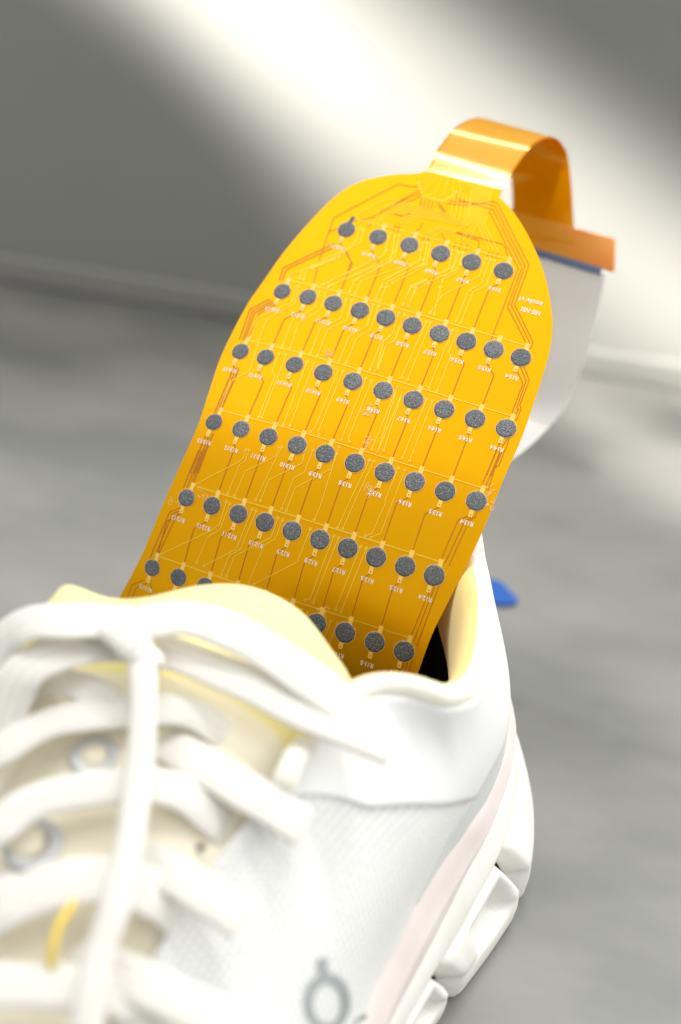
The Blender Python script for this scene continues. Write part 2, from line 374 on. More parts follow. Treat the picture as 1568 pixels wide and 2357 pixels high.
# traces read off the photo, in native pixels of the close views: (x0, y0, scale) then paths
def nat(x0, y0, s, path): return [((x0 + x / s) * .57541, (y0 + y / s) * .57541) for x, y in path]
def tracks(bag, x0, y0, s, paths, wd, via=False, off=0.12):
    for p in paths:
        q = abl(nat(x0, y0, s, p)); bag.add(*strip(dense(q), wd, off))
        if via:
            for e in (q[0], q[-1]): light.add(*ring(e[0], e[1], 0.24, 0.46, off + .02, 10))
c2 = (700, 1000, 1.568); c3 = (1500, 1000, 1.742); c4 = (450, 1800, 1.742); c5 = (1100, 1800, 1.425); ct = (1250, 650, 1.742)
LW = 0.2
tracks(light, *c2, [
 [(765, 228), (730, 330), (520, 425), (472, 550)], [(778, 232), (750, 338), (578, 438), (527, 565)],
 [(908, 262), (880, 365), (735, 445), (675, 605)], [(945, 270), (915, 375), (775, 460), (722, 617)],
 [(1075, 310), (1040, 430), (915, 490), (850, 650)], [(1113, 318), (1080, 440), (960, 500), (895, 662)],
 [(1245, 345), (1205, 475), (1095, 540), (1032, 695)], [(1278, 352), (1225, 505), (1140, 555), (1075, 710)],
 [(1405, 395), (1365, 525), (1295, 578), (1225, 750)], [(1440, 405), (1385, 560), (1325, 600), (1262, 757)],
 [(518, 600), (470, 760), (350, 825), (285, 1000)],
 [(655, 650), (610, 760), (628, 790), (525, 1050)], [(700, 655), (650, 790), (545, 1052)],
 [(830, 700), (680, 1098)], [(872, 708), (722, 1105)],
 [(1015, 745), (1022, 762), (880, 1112), (850, 1140)], [(1055, 760), (900, 1140), (905, 1158)],
 [(1198, 808), (1045, 1192)], [(1235, 820), (1088, 1182), (1097, 1205)],
 [(1395, 860), (1235, 1250)], [(1435, 872), (1273, 1265)],
 [(1000, 60), (720, 155), (705, 190)], [(1035, 45), (800, 125), (785, 180)], [(1060, 20), (822, 140), (808, 185)],
 [(1330, 0), (1290, 50), (930, 215)], [(1375, 10), (1340, 60), (965, 230)],
 [(1540, 0), (1400, 60), (1130, 185), (1095, 265)], [(1560, 60), (1170, 195), (1130, 275)],
 [(1480, 100), (1310, 190), (1258, 310)], [(1560, 90), (1340, 195), (1288, 318)],
 [(1575, 190), (1475, 245), (1430, 345)], [(1590, 210), (1510, 250), (1465, 355)]], LW, True)
tracks(light, *c4, [
 [(930, 0), (912, 60), (880, 85), (570, 245)], [(955, 0), (925, 80), (890, 97), (805, 303)],
 [(1165, -20), (1140, 45), (925, 150), (852, 320)], [(1180, -20), (1165, 15), (998, 348)],
 [(1350, -10), (1320, 95), (1090, 210), (1033, 355)], [(1400, 0), (1340, 155), (1265, 197), (1180, 410)],
 [(1560, 30), (1530, 130), (1275, 265), (1213, 422)], [(1580, -20), (1450, 390), (1408, 487)],
 [(795, 360), (745, 520), (690, 560), (320, 735)], [(820, 375), (750, 555), (665, 605), (588, 785)],
 [(975, 415), (865, 690), (640, 805)], [(1003, 425), (895, 690), (815, 735), (760, 870)],
 [(1155, 475), (1105, 610), (850, 740), (797, 880)], [(1187, 487), (1135, 620), (1060, 665), (953, 920)],
 [(1380, 550), (1290, 780), (985, 938)], [(1545, 600), (1380, 1035), (1342, 1045)]], LW, True)
tracks(light, *c5, [
 [(540, 60), (358, 445)], [(565, 65), (400, 420), (388, 450)], [(703, 105), (630, 285), (628, 310), (555, 475), (517, 490)], [(743, 115), (605, 475), (547, 500)],
 [(365, 500), (220, 870)], [(490, 550), (347, 910)], [(523, 560), (378, 925)],
 [(150, 912), (130, 960)], [(185, 928), (150, 1030)], [(320, 975), (275, 1090)], [(357, 990), (310, 1110)]], LW, True)
tracks(light, *c3, [
 [(775, 58), (725, 185), (465, 322), (385, 440)], [(805, 65), (740, 235), (650, 290), (567, 497)], [(838, 72), (775, 250), (685, 295), (598, 510)],
 [(620, 20), (570, 140), (285, 260), (235, 395)], [(590, 20), (545, 125), (250, 250), (197, 380)], [(600, 100), (475, 195), (413, 450)],
 [(360, 500), (185, 890)], [(390, 505), (228, 905)], [(543, 560), (375, 965)], [(575, 565), (515, 710), (530, 740), (433, 985)],
 [(170, 440), (115, 595), (60, 640), (10, 840)], [(205, 455), (135, 635), (80, 665), (20, 830)],
 [(155, 958), (22, 1405)], [(363, 1040), (190, 1452)], [(403, 1050), (242, 1470)], [(200, 968), (60, 1400)]], LW, True)
tracks(light, *ct, [
 [(330, 460), (310, 540), (270, 590), (0, 720)], [(355, 465), (340, 555), (240, 610), (0, 738)],
 [(545, 490), (500, 640), (80, 850)], [(575, 510), (545, 690), (115, 860)], [(605, 510), (570, 670), (300, 820)],
 [(770, 560), (745, 690), (500, 815), (480, 870)], [(800, 560), (775, 705), (530, 830), (515, 870)], [(825, 565), (790, 720), (560, 840)],
 [(975, 610), (950, 740), (690, 865)], [(1010, 620), (965, 770), (720, 870)], [(1050, 630), (1000, 770), (915, 815), (890, 870)]], LW, True)
# comb of fine tracks from the tail down to the first row
fan = [[(1000 + 13 * k, 190 + 7 * k), (962 + 15 * k, 362 + 10 * k), (560 - 0 * k, 262 + 11 * k)] for k in range(0, 9, 2)]
fan += [[(560, 262), (500, 262), (305, 370)], [(560, 284), (470, 330), (430, 410)], [(560, 306), (520, 340), (460, 420)], [(560, 330), (500, 380), (470, 425)],
        [(720, 345), (590, 410)], [(735, 362), (610, 422)], [(750, 378), (640, 432)],
        [(960, 470), (880, 455), (785, 495)], [(985, 480), (870, 470), (815, 500)], [(1010, 478), (950, 498), (890, 485), (845, 510)],
        [(1080, 430), (1010, 470)], [(1120, 440), (1075, 490), (1005, 540)], [(1130, 470), (1085, 495), (1045, 550)], [(1150, 430), (1085, 555)],
        [(1155, 430), (1230, 610)], [(1175, 425), (1262, 615)], [(1195, 420), (1298, 625)]]
fan += [[(1125 + 17 * k, 110 + 5 * k), (1125 + 17 * k - 60, 430)] for k in range(9)]
tracks(light, *ct, fan, 0.14, False)
ub = [(740, 140), (745, 162), (752, 186), (760, 212), (772, 236), (798, 242), (825, 250), (852, 256), (878, 264), (902, 270), (926, 268), (950, 250), (976, 232), (1000, 208)]
tracks(light, *ct, [[p, (p[0] + 25 + 6 * i, p[1] - 35), (830 + 17 * i, 70 + 4 * i)] for i, p in enumerate(ub) if i % 2], 0.1, False)
for p in abl(nat(*ct, ub)): light.add(*ring(p[0], p[1], 0.16, 0.42, 0.14, 10))
DW = 0.24
tracks(dark, *ct, [
 [(735, 165), (690, 170), (600, 150), (150, 385), (60, 640), (10, 840)], [(745, 192), (580, 285)], [(755, 210), (610, 275), (420, 380), (340, 400)], [(765, 232), (650, 280)],
 [(765, 250), (745, 312)], [(790, 258), (770, 322)], [(815, 265), (800, 325)], [(840, 272), (826, 332)], [(872, 280), (918, 350)], [(890, 290), (932, 348)],
 [(940, 285), (1080, 300), (1255, 270), (1290, 282), (1510, 716)], [(960, 268), (1235, 292), (1275, 308), (1480, 714)],
 [(1000, 250), (1235, 322), (1262, 332), (1456, 720)], [(1225, 345), (1240, 352), (1434, 735)],
 [(1000, 490), (1165, 545), (1155, 610)], [(1010, 485), (1330, 570), (1350, 600), (1360, 650)], [(770, 420), (745, 465), (715, 485)], [(905, 500), (925, 545)],
 [(565, 355), (610, 370), (690, 355)], [(320, 400), (150, 470), (110, 480)], [(240, 620), (270, 690), (240, 770)], [(610, 455), (570, 450)],
 [(1000, 560), (980, 605)], [(1040, 560), (1022, 610)], [(1085, 565), (1060, 625)], [(785, 510), (765, 550)], [(815, 515), (800, 555)],
 [(1235, 620), (1215, 660)], [(1262, 625), (1245, 670)], [(1295, 630), (1275, 675)], [(410, 420), (390, 455)], [(580, 430), (560, 480)], [(605, 440), (590, 490)]], DW, False, 0.10)
tracks(dark, *c3, [
 [(1075, 105), (975, 380), (1103, 640), (1085, 690)], [(1048, 105), (950, 380), (1080, 645), (1070, 680)], [(1025, 120), (925, 395), (1050, 640)], [(1000, 125), (810, 625)],
 [(1040, 815), (1077, 905), (1010, 1080), (1020, 1105), (985, 1190)], [(1015, 815), (1055, 910), (990, 1095), (1000, 1110), (968, 1170)], [(995, 850), (1033, 930), (955, 1135)],
 [(930, 1310), (890, 1365), (820, 1550), (810, 1575)], [(942, 1305), (865, 1500), (835, 1520), (815, 1568)], [(870, 1345), (780, 1568)]], DW, False, 0.10)
tracks(dark, *c5, [
 [(1265, 0), (1180, 200)], [(1285, 5), (1195, 225)], [(1300, 0), (1255, 100), (1215, 230)],
 [(1115, 370), (1045, 400), (945, 630)], [(1130, 380), (1085, 402), (970, 645)], [(1155, 350), (1140, 385), (1110, 402), (992, 660)],
 [(885, 800), (775, 1065)], [(912, 778), (792, 1090)], [(938, 770), (810, 1120)], [(730, 1215), (705, 1270)], [(760, 1205), (735, 1280)], [(785, 1195), (755, 1280)]], DW, False, 0.10)
tracks(dark, *c2, [
 [(1000, -40), (680, 112), (655, 190)], [(990, -15), (700, 122), (672, 190)],
 [(600, 305), (470, 372), (405, 560)], [(612, 318), (485, 385), (425, 565)], [(620, 330), (498, 398), (440, 560)],
 [(372, 730), (245, 1030)], [(388, 735), (262, 1030)], [(402, 740), (280, 1025)],
 [(205, 1140), (95, 1400)], [(222, 1150), (120, 1400)], [(240, 1150), (145, 1400)]], 0.36, False, 0.10)
tracks(dark, *c4, [
 [(600, 0), (495, 262)], [(622, 0), (520, 262)], [(645, 0), (542, 250)],
 [(480, 400), (400, 430), (258, 762)], [(492, 420), (422, 442), (285, 765)], [(455, 445), (312, 745)],
 [(215, 905), (135, 942), (95, 1060)], [(240, 930), (165, 960), (130, 1060)], [(262, 925), (275, 975), (240, 1070)]], DW, False, 0.10)
o = light.build('trace_lines', M['copper'], ins); o['kind'] = 'stuff'
o = dark.build('trace_lines', M['dark_trace'], ins); o['kind'] = 'stuff'; o['label'] = 'brown tracks on the far side of the film'
o = vias.build('via_dots', M['dark_trace'], ins); o['kind'] = 'stuff'
q = abl([(1222, 694), (1222, 717)])
print_text('name_print', 'insole v1', q[0, 0], q[0, 1], 1.6, 6.9, ins)
print_text('name_print', 'NSF-NRI', q[1, 0], q[1, 1], 1.5, 5.6, ins)
# scuffs where the cover film is scratched
for (u, v, n_) in [(757, 818, 10), (848, 948, 12), (846, 1020, 10), (849, 1128, 12), (1128, 1138, 8), (1125, 1160, 8), (470, 1136, 6), (740, 1406, 9), (405, 1158, 5)]:
    bag = Bag(); ca = ab(u, v)[0]
    for i in range(n_):
        p = ca + np.random.normal(0, .85, 2); pa = [p]
        for _ in range(4): pa.append(pa[-1] + np.random.normal(0, .42, 2))
        bag.add(*strip(np.array(pa), 0.13, 0.14, 0.03))
    bag.build('scuff', M['scuff'], ins)

# ---- tail: ribbon that arches back over to its connector
tl = [(984, 392, 434), (1013, 337, 441), (1056, 289, 452), (1106, 271, 467), (1150, 300, 478), (1175, 395, 484), (1181, 490, 483), (1180, 540, 481)]
tr_ = [(1156, 437, 428), (1190, 382, 435), (1232, 331, 446), (1276, 317, 461), (1303, 348, 471), (1313, 400, 476), (1319, 480, 477), (1323, 560, 475)]
tl3 = [film(*ab(984, 393).T)[0]] + [at_d(*p) for p in tl[1:]]; tr3 = [film(*ab(1156.5, 438).T)[0]] + [at_d(*p) for p in tr_[1:]]
TL = arc(tl3, 70); TR = arc(tr3, 70)
ww = np.linspace(0, 1, 15)
G = TL[:, None] + (TR - TL)[:, None] * ww[None, :, None]
tail = solid(grid('tail', G, M['tail'], ins), 0.22, 0)
bag = Bag(); nrm = np.cross(np.gradient(G[:, 7], axis=0), TR - TL); nrm /= np.linalg.norm(nrm, axis=1)[:, None]
if nrm[5] @ (CPOS - G[5, 7]) < 0: nrm = -nrm
for k in range(26):
    t0 = .05 + .9 * k / 25
    p = TL + (TR - TL) * t0; q = TL + (TR - TL) * (t0 + .011)
    V = np.vstack([p + nrm * .16, q + nrm * .16]); n_ = len(p)
    bag.add(V, [(i, n_ + i, n_ + i + 1, i + 1) for i in range(n_ - 1)])
o = bag.build('tail_tracks', mat('tail_copper', (0.95, 0.56, 0.06), 0.2, 0.7), ins, True); o['kind'] = 'stuff'
# two bright ceiling tubes that the bent ribbon mirrors
tm = G[:, 7]; tn = nrm; tp = proj(tm)
for (u, v, pwr) in [(1071, 415, 8.0), (1129, 322, 2.6)]:
    i = int(np.hypot(tp[:, 0] - u, tp[:, 1] - v).argmin()); dd = tm[i] - CPOS; dd /= np.linalg.norm(dd)
    rf = dd - 2 * (dd @ tn[i]) * tn[i]
    area('ceiling_tube', tm[i] + rf * 1300, tm[i], 1500, 15, pwr, (1, 1, 1), 180, TR[i] - TL[i])
# stiffened connector end, an L with a long foot
def slab(name, pts, t, m, parent, bev=0.3):
    P = np.array(pts); n = np.cross(P[1] - P[0], P[2] - P[0]); n /= np.linalg.norm(n)
    if n @ (CPOS - P[0]) < 0: n = -n
    k = len(P); V = np.vstack([P + n * t / 2, P - n * t / 2])
    F = [tuple(range(k)), tuple(range(2 * k - 1, k - 1, -1))] + [(i, k + i, k + (i + 1) % k, (i + 1) % k) for i in range(k)]
    o = obj(name, V, F, m, parent, False)
    b = o.modifiers.new('bevel', 'BEVEL'); b.width = bev * SC; b.segments = 2
    return o
con = slab('connector', [at_d(1165, 470, 483), at_d(1183, 486, 482), at_d(1321, 524, 476), at_d(1417, 551, 472), at_d(1415, 627, 471), at_d(1235, 575, 479), at_d(1160, 553, 483)], 1.2, M['connector'], ins)
slab('stiffener', [at_d(1180, 556, 481), at_d(1385, 617, 471.5), at_d(1383, 634, 471.3), at_d(1178, 573, 481)], 0.9, M['blue'], ins, .2)
adopt(ins)

# ---- white flat cable plugged into the connector, curling back behind the insole
cl = [(1168, 568, 482), (1160, 650, 484), (1150, 740, 487), (1130, 830, 489), (1090, 900, 486), (1040, 950, 478), (980, 990, 468), (930, 1020, 458)]
cr_ = [(1393, 632, 471.8), (1383, 690, 474), (1366, 755, 478), (1345, 830, 483), (1318, 905, 485), (1275, 970, 481), (1210, 1035, 471), (1130, 1090, 459)]
CL = arc([at_d(*p) for p in cl], 50); CR = arc([at_d(*p) for p in cr_], 50)
G = CL[:, None] + (CR - CL)[:, None] * np.linspace(0, 1, 9)[None, :, None]
cab = solid(grid('flat_cable', G, M['cable']), 0.5, 0)
cab['label'] = 'white flat cable plugged into the amber connector behind the insole'; cab['category'] = 'cable'

# ------------------------------------------------------------------ SHOE
shoe = empty('running_shoe', S(8, -110, 0), 'white running shoe with cream laces, yellow tongue and pale pink midsole stripe', 'shoe')
XC = 8.0
st = [  # heel to toe: foot of the upper, middle, top edge
 ((8, 46, 54), (8, 41, 80), (8, 30, 106)), ((26, 39, 53), (26, 36, 80), (24, 27, 104)), ((42, 23, 52), (40, 21, 78), (36, 17, 99)),
 ((53, 9, 51), (47.5, 8, 76), (42, 7, 95)), ((60, -2, 50), (55, -4, 72), (47, -3, 92)), ((66.5, -20, 48), (63, -21, 70), (55, -23, 93)),
 ((68, -42, 47), (68, -42, 71), (61, -47, 94)), ((66, -58, 46), (67, -58, 70), (62, -63, 95)), ((64, -68, 45), (65, -69, 72), (57, -72, 96)),
 ((63, -76, 44), (63, -78, 72), (49, -74, 97)), ((62, -86, 43), (60.5, -88, 71), (41.5, -79, 98)), ((62, -97, 42), (57.5, -99, 69), (37, -89, 98)),
 ((61, -110, 40), (55, -112, 67), (33, -103, 95)), ((62, -128, 38), (52, -128, 66), (29, -124, 89)), ((62, -148, 36), (50, -148, 61), (25, -146, 81)),
 ((62, -175, 35), (48, -175, 55), (23, -175, 71)), ((60, -205, 34), (46, -205, 50), (20, -205, 62)), ((52, -235, 33), (42, -232, 47), (20, -225, 56)),
 ((35, -262, 33), (30, -255, 45), (14, -232, 54)), ((8, -275, 34), (8, -264, 46), (8, -235, 54))]
def mir(p): return (XC - (p[0] - XC) * .82, p[1], p[2])
def mirtop(p, k=1):      # the inner side of the ankle sits lower
    q = min(1, max(0, (p[0] - XC - 8) / 24)) * min(1, max(0, (p[1] + 135) / 30))
    return (XC - (p[0] - XC) * (.82 - .06 * q), p[1], p[2] - 26 * q * k)
full = [(mir(s_[0]), mirtop(s_[1], .5), mirtop(s_[2])) for s_ in st[:0:-1]] + st           # left toe .. heel .. right toe
NST = len(full); NU, NS = (NST - 1) * 10 + 1, 33
lev = np.stack([cr([s_[i] for s_ in full], NU) for i in range(3)], 1)     # NU,3,3
def across(lev, n):
    return np.stack([cr(l, n) for l in lev])
UG = across(lev, NS)
def world(G): return O + G[..., 0:1] * A + G[..., 1:2] * B + G[..., 2:3] * Z
UW = world(UG)
ul = np.r_[0, np.cumsum(np.linalg.norm(np.diff(UG[:, NS // 2], axis=0), axis=1))]
sl = np.r_[0, np.cumsum(np.linalg.norm(np.diff(UG[NU * 3 // 4], axis=0), axis=1))]
UV = np.stack(np.meshgrid(ul / 1.15, sl / 1.15, indexing='ij'), -1)
upper = solid(grid('upper', UW, M['knit'], shoe, UV), 2.0, -1, 0, lambda c: c - S(8, -110, 20))
UN = np.cross(np.gradient(UW, axis=0), np.gradient(UW, axis=1)); UN /= np.linalg.norm(UN, axis=2)[..., None]
if (UN[NU * 3 // 4, 8] @ A) < 0: UN = -UN
upj = proj(UW)
def find(u, v, lo=(NST // 2) * 10):      # station, height of the visible right side under a photo point
    d = np.hypot(upj[lo:, :, 0] - u, upj[lo:, :, 1] - v); i, j = np.unravel_index(d.argmin(), d.shape); return i + lo, j
def surf(i, s, off):
    """interpolated point on the upper: i station sample (float), s 0..1"""
    i = np.asarray(i, float); s = np.asarray(s, float) * (NS - 1)
    i0 = np.clip(i.astype(int), 0, NU - 2); j0 = np.clip(s.astype(int), 0, NS - 2); fi = (i - i0)[..., None]; fj = (s - j0)[..., None]
    def lerp(T): return (T[i0, j0] * (1 - fi) + T[i0 + 1, j0] * fi) * (1 - fj) + (T[i0, j0 + 1] * (1 - fi) + T[i0 + 1, j0 + 1] * fi) * fj
    off = np.asarray(off, float)
    return lerp(UW) + lerp(UN) * (off[..., None] if off.ndim else off)
def overlay(name, i0, i1, lo, hi, off, m, n=120, k=16):
    ii = np.linspace(i0, i1, n); L, H = lo(ii), hi(ii)
    s = L[:, None] + (H - L)[:, None] * np.linspace(0, 1, k); I = np.repeat(ii[:, None], k, 1)
    e = np.full((n, k), off); top_ = surf(I, s, e)
    e2 = np.full((n, 1), -0.3)
    G = np.concatenate([surf(I[:, :1], s[:, :1], e2), top_, surf(I[:, -1:], s[:, -1:], e2)], 1)
    cap0 = surf(np.full(k + 2, i0), np.r_[s[0, 0], s[0], s[0, -1]], np.full(k + 2, -0.3)); cap1 = surf(np.full(k + 2, i1), np.r_[s[-1, 0], s[-1], s[-1, -1]], np.full(k + 2, -.3))
    return grid(name, np.concatenate([cap0[None], G, cap1[None]], 0), m, shoe)
hb = (NST // 2) * 10
pb = [find(u, v) for u, v in [(1172, 1565), (1160, 1650), (1120, 1780), (1085, 1838), (960, 1852), (850, 1858), (700, 1838), (640, 1824)]]
pi = np.array([p[0] for p in pb], float); ps = np.array([p[1] for p in pb], float) / (NS - 1)
o_ = np.argsort(pi); pi, ps = pi[o_], ps[o_]
def plo(ii): return np.interp(np.where(ii < hb, 2 * hb - ii, ii), np.r_[hb, hb + 30, pi], np.r_[.42, .44, ps])
one = lambda ii: np.full(len(ii), 0.995)
overlay('heel_panel', hb - 60, pi[-1], plo, one, 0.8, M['panel'])
gi = find(1085, 1838)[0]; ge = find(960, 2068)[0]
def ghi(ii): return np.where(ii < gi, plo(ii) - .02, np.interp(ii, [gi, ge], [max(.04, float(plo(np.array([gi]))[0]) - .02), .002]))
overlay('heel_rand', hb - 60, ge, lambda ii: np.full(len(ii), 0.0), ghi, 0.3, M['grey_rand'])

# ---- collar, lining, footbed
ci0, ci1 = hb - 95, hb + 112
rim = cr(UG[ci0:ci1 + 1:5, -1], 160)
tg = np.gradient(rim, axis=0); tg[:, 2] = 0; tg /= np.linalg.norm(tg, axis=1)[:, None]
inn = np.stack([tg[:, 1], -tg[:, 0], 0 * tg[:, 0]], -1)
if inn[80] @ np.array([0, -1, 0]) < 0: inn = -inn
for _ in range(6): inn[1:-1] = (inn[:-2] + inn[1:-1] * 2 + inn[2:]) / 4
inn /= np.linalg.norm(inn, axis=1)[:, None]
u_ = np.linspace(0, 1, 160); pad_w = np.interp(u_, [0, .1, .3, .5, .62, .72, .84, .93, 1], [.5, .7, .95, .88, .72, .56, .5, .5, .45])
def prof(lst, n): 
    R = np.stack([rim + inn * (a * pad_w)[:, None] + np.array([0, 0, 1]) * (b * np.where(b > 0, pad_w, 1))[:, None] for a, b in lst], 1)
    return np.stack([cr(r, n) for r in R])
CG = prof([(-.6, -2.5), (-1.0, 1.5), (1.5, 5.2), (5.5, 6.8), (7.5, 6.6)], 18)
grid('collar', world(CG), M['collar'], shoe)
LG = prof([(7.5, 6.6), (10, 5.2), (13.5, 0), (15.5, -7), (15.5, -16), (13.5, -24)], 14)
grid('lining', world(LG), M['lining'], shoe)
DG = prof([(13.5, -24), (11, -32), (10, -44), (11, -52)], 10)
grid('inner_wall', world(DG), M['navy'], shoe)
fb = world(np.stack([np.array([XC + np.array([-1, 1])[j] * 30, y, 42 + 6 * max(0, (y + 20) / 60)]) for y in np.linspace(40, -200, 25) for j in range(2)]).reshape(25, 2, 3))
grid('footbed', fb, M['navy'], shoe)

# ---- tongue
T = np.array([
 [(-36, -88, 108.5), (-27, -84, 105.5), (-19, -80, 106), (-9, -68, 106), (1, -60, 104), (14, -61, 102.5), (26, -70, 101.5), (35, -78, 100), (40, -88, 97)],
 [(-36, -95, 104), (-27, -92, 102), (-19, -88, 102), (-9, -79, 101.5), (1, -74, 100), (14, -75, 98.5), (25, -81, 97.5), (34, -88, 96), (35, -94, 92)],
 [(-33, -108, 93), (-24, -106, 94), (-15, -104, 95), (-6, -102, 96), (3, -101, 96), (13, -101, 95), (23, -103, 93.5), (29, -106, 90), (31, -110, 86)],
 [(-26, -130, 83), (-19, -130, 85), (-12, -130, 87), (-4, -130, 88), (4, -130, 88), (12, -130, 87), (21, -130, 85), (27, -130, 83), (31, -130, 79)],
 [(-24, -175, 67), (-17, -175, 69), (-10, -175, 71), (-3, -175, 73), (4, -175, 73), (12, -175, 72), (19, -175, 70), (23, -175, 67), (26, -175, 64)],
 [(-20, -215, 55), (-13, -215, 57), (-7, -215, 58), (-1, -215, 59), (5, -215, 59), (11, -215, 58), (17, -215, 57), (21, -215, 54), (24, -215, 51)],
 [(-16, -240, 48), (-10, -240, 50), (-5, -240, 51), (1, -240, 52), (7, -240, 52), (12, -240, 51), (17, -240, 50), (22, -240, 48), (26, -240, 46)]], float)
T = np.concatenate([T[:, :1] + np.array([-11, -3, -16]) * np.array([.35, .9, 1, 1, 1, 1, 1])[:, None, None], T], 1)
T[0, :, 2] -= 1.5
TT = np.stack([cr(T[:, j], 61) for j in range(10)], 1); TT = np.stack([cr(r, 41) for r in TT])
TW = world(TT)
tongue = solid(grid('tongue', TW, M['tongue'], shoe), 3.4, -1, 1.0)
tongue.data.materials.append(M['throat'])
for p in tongue.data.polygons:
    if p.vertices[0] // 41 > 17: p.material_index = 1

# ---- laces
def throat(u, v, h):
    """sight line meets the instep plane, h mm above it"""
    r = ray(u, v); sl_ = .29; n = Z - sl_ * B
    # z = 104 + .29*(y+60) + h
    c0 = O + B * (-60) + Z * (104 + h)
    t = ((c0 - CPOS) @ n) / (r @ n); return CPOS + r * t
NT = (Z - .29 * B) / np.linalg.norm(Z - .29 * B)
def lace(name, pts, wd, th=2.6, m=None, n=70, twist=None, square=True):
    P = arc([throat(*p) for p in pts], n); t = np.gradient(P, axis=0); t /= np.linalg.norm(t, axis=1)[:, None]
    side = np.cross(t, NT); side /= np.linalg.norm(side, axis=1)[:, None]; nn = np.cross(side, t)
    if twist is not None:
        a = np.interp(np.linspace(0, 1, n), np.linspace(0, 1, len(twist)), np.radians(twist))[:, None]
        side, nn = side * np.cos(a) + nn * np.sin(a), nn * np.cos(a) - side * np.sin(a)
    K = 16; ph = np.arange(K) / K * 2 * math.pi
    cx = np.sign(np.cos(ph)) * np.abs(np.cos(ph)) ** .75 * wd / 2; cz = np.sign(np.sin(ph)) * np.abs(np.sin(ph)) ** .8 * th / 2
    wob = 1 + 0.03 * np.sin(np.linspace(0, 21, n))[:, None, None]
    G = P[:, None] + (side[:, None] * cx[None, :, None] + nn[:, None] * cz[None, :, None]) * wob
    F = grid_faces(n, K); F = []
    for i in range(n - 1):
        for j in range(K):
            F.append((i * K + j, (i + 1) * K + j, (i + 1) * K + (j + 1) % K, i * K + (j + 1) % K))
    F += [tuple(range(K)), tuple(range(n * K - 1, (n - 1) * K - 1, -1))]
    ln = np.r_[0, np.cumsum(np.linalg.norm(np.diff(P, axis=0), axis=1))]
    uv = np.stack(np.meshgrid(ln / .9, np.arange(K) * 1.0, indexing='ij'), -1).reshape(-1, 2)
    return obj(name, G.reshape(-1, 3), F, m or M['lace'], shoe, True, uv)
def L(pts, wd=8.0, th=1.6, twist=None): return lace('lace_strand', pts, wd * 1.3, th, None, 70, twist)
L([(-40, 1748, 6), (0, 1726, 8), (125, 1661, 9), (300, 1640, 9), (420, 1636, 7), (510, 1684, 3), (560, 1720, -1)], 6.6)
L([(55, 1640, -1), (75, 1596, 4), (130, 1570, 8), (205, 1588, 9), (300, 1640, 7)], 6)
L([(340, 1690, 2), (430, 1740, 6), (520, 1795, 6), (610, 1848, 6), (700, 1905, 3)], 7.4)
L([(-40, 1925, 8), (0, 1900, 9), (100, 1838, 10), (300, 1808, 10), (410, 1822, 7), (490, 1880, 3), (530, 1915, -1)], 7.0)
L([(310, 1968, 2), (400, 2015, 6), (480, 2064, 6), (560, 2116, 4)], 7.2)
L([(-40, 2110, 7), (30, 2075, 9), (150, 2035, 10), (270, 2030, 9), (370, 2068, 5), (425, 2112, 0)], 8.6)
L([(170, 2190, 4), (260, 2232, 7), (380, 2290, 7), (500, 2350, 6), (640, 2420, 5)], 7.2)
L([(-40, 2268, 9), (100, 2272, 9), (230, 2282, 8), (340, 2310, 5), (420, 2345, 1)], 7.2)
L([(-40, 2030, 3), (20, 2045, 4), (70, 2085, 3)], 5.5)
L([(300, 1485, 9), (400, 1505, 11), (540, 1560, 11), (650, 1615, 10), (760, 1665, 9), (905, 1722, 7)], 7.5)
L([(280, 1460, 14), (350, 1430, 16), (440, 1425, 16), (540, 1458, 15), (630, 1510, 13), (720, 1572, 11), (800, 1632, 9), (880, 1690, 6)], 8)
L([(310, 1480, 10), (215, 1485, 13), (125, 1505, 15), (52, 1550, 14), (15, 1625, 10), (-10, 1720, 5)], 8.5)
L([(310, 1455, 15), (230, 1432, 17), (150, 1430, 19), (70, 1435, 18), (10, 1475, 14), (-50, 1560, 8)], 8.0)
L([(318, 1470, 17), (330, 1560, 18), (328, 1680, 17), (318, 1790, 16), (299, 1936, 16), (264, 2090, 16), (230, 2190, 15), (205, 2300, 14), (195, 2420, 12)], 4.8, 2.4)
# knot
L([(255, 1425, 14), (285, 1450, 18), (320, 1480, 19), (345, 1510, 13)], 8.5, 4.5)
lace('lace_loop', [(705, 1712, 3), (680, 1745, 6), (655, 1800, 6), (640, 1850, 1)], 5.5, 3.2, M['collar'])
lace('piping', [(170, 2078, 11), (140, 2125, 12.5), (122, 2180, 12), (117, 2225, 10)], 1.7, 1.4, M['yellow'])
def torus(name, u, v, h, r, t, m, tilt=0):
    c = throat(u, v, h); e1 = A; e2 = np.cross(NT, A); V = []; F = []; n, k = 32, 10
    for i in range(n):
        a = i / n * 2 * math.pi; d = e1 * math.cos(a) + e2 * math.sin(a)
        for j in range(k):
            b = j / k * 2 * math.pi; V.append(c + d * (r + t * math.cos(b)) + NT * t * .6 * math.sin(b))
    for i in range(n):
        for j in range(k): F.append((i * k + j, ((i + 1) % n) * k + j, ((i + 1) % n) * k + (j + 1) % k, i * k + (j + 1) % k))
    return obj(name, V, F, m, shoe)
torus('eyelet', 218, 1742, 4.2, 4.2, 1.5, M['eyelet'])
torus('eyelet', 75, 1945, 4.0, 5.0, 1.6, M['eyelet'])
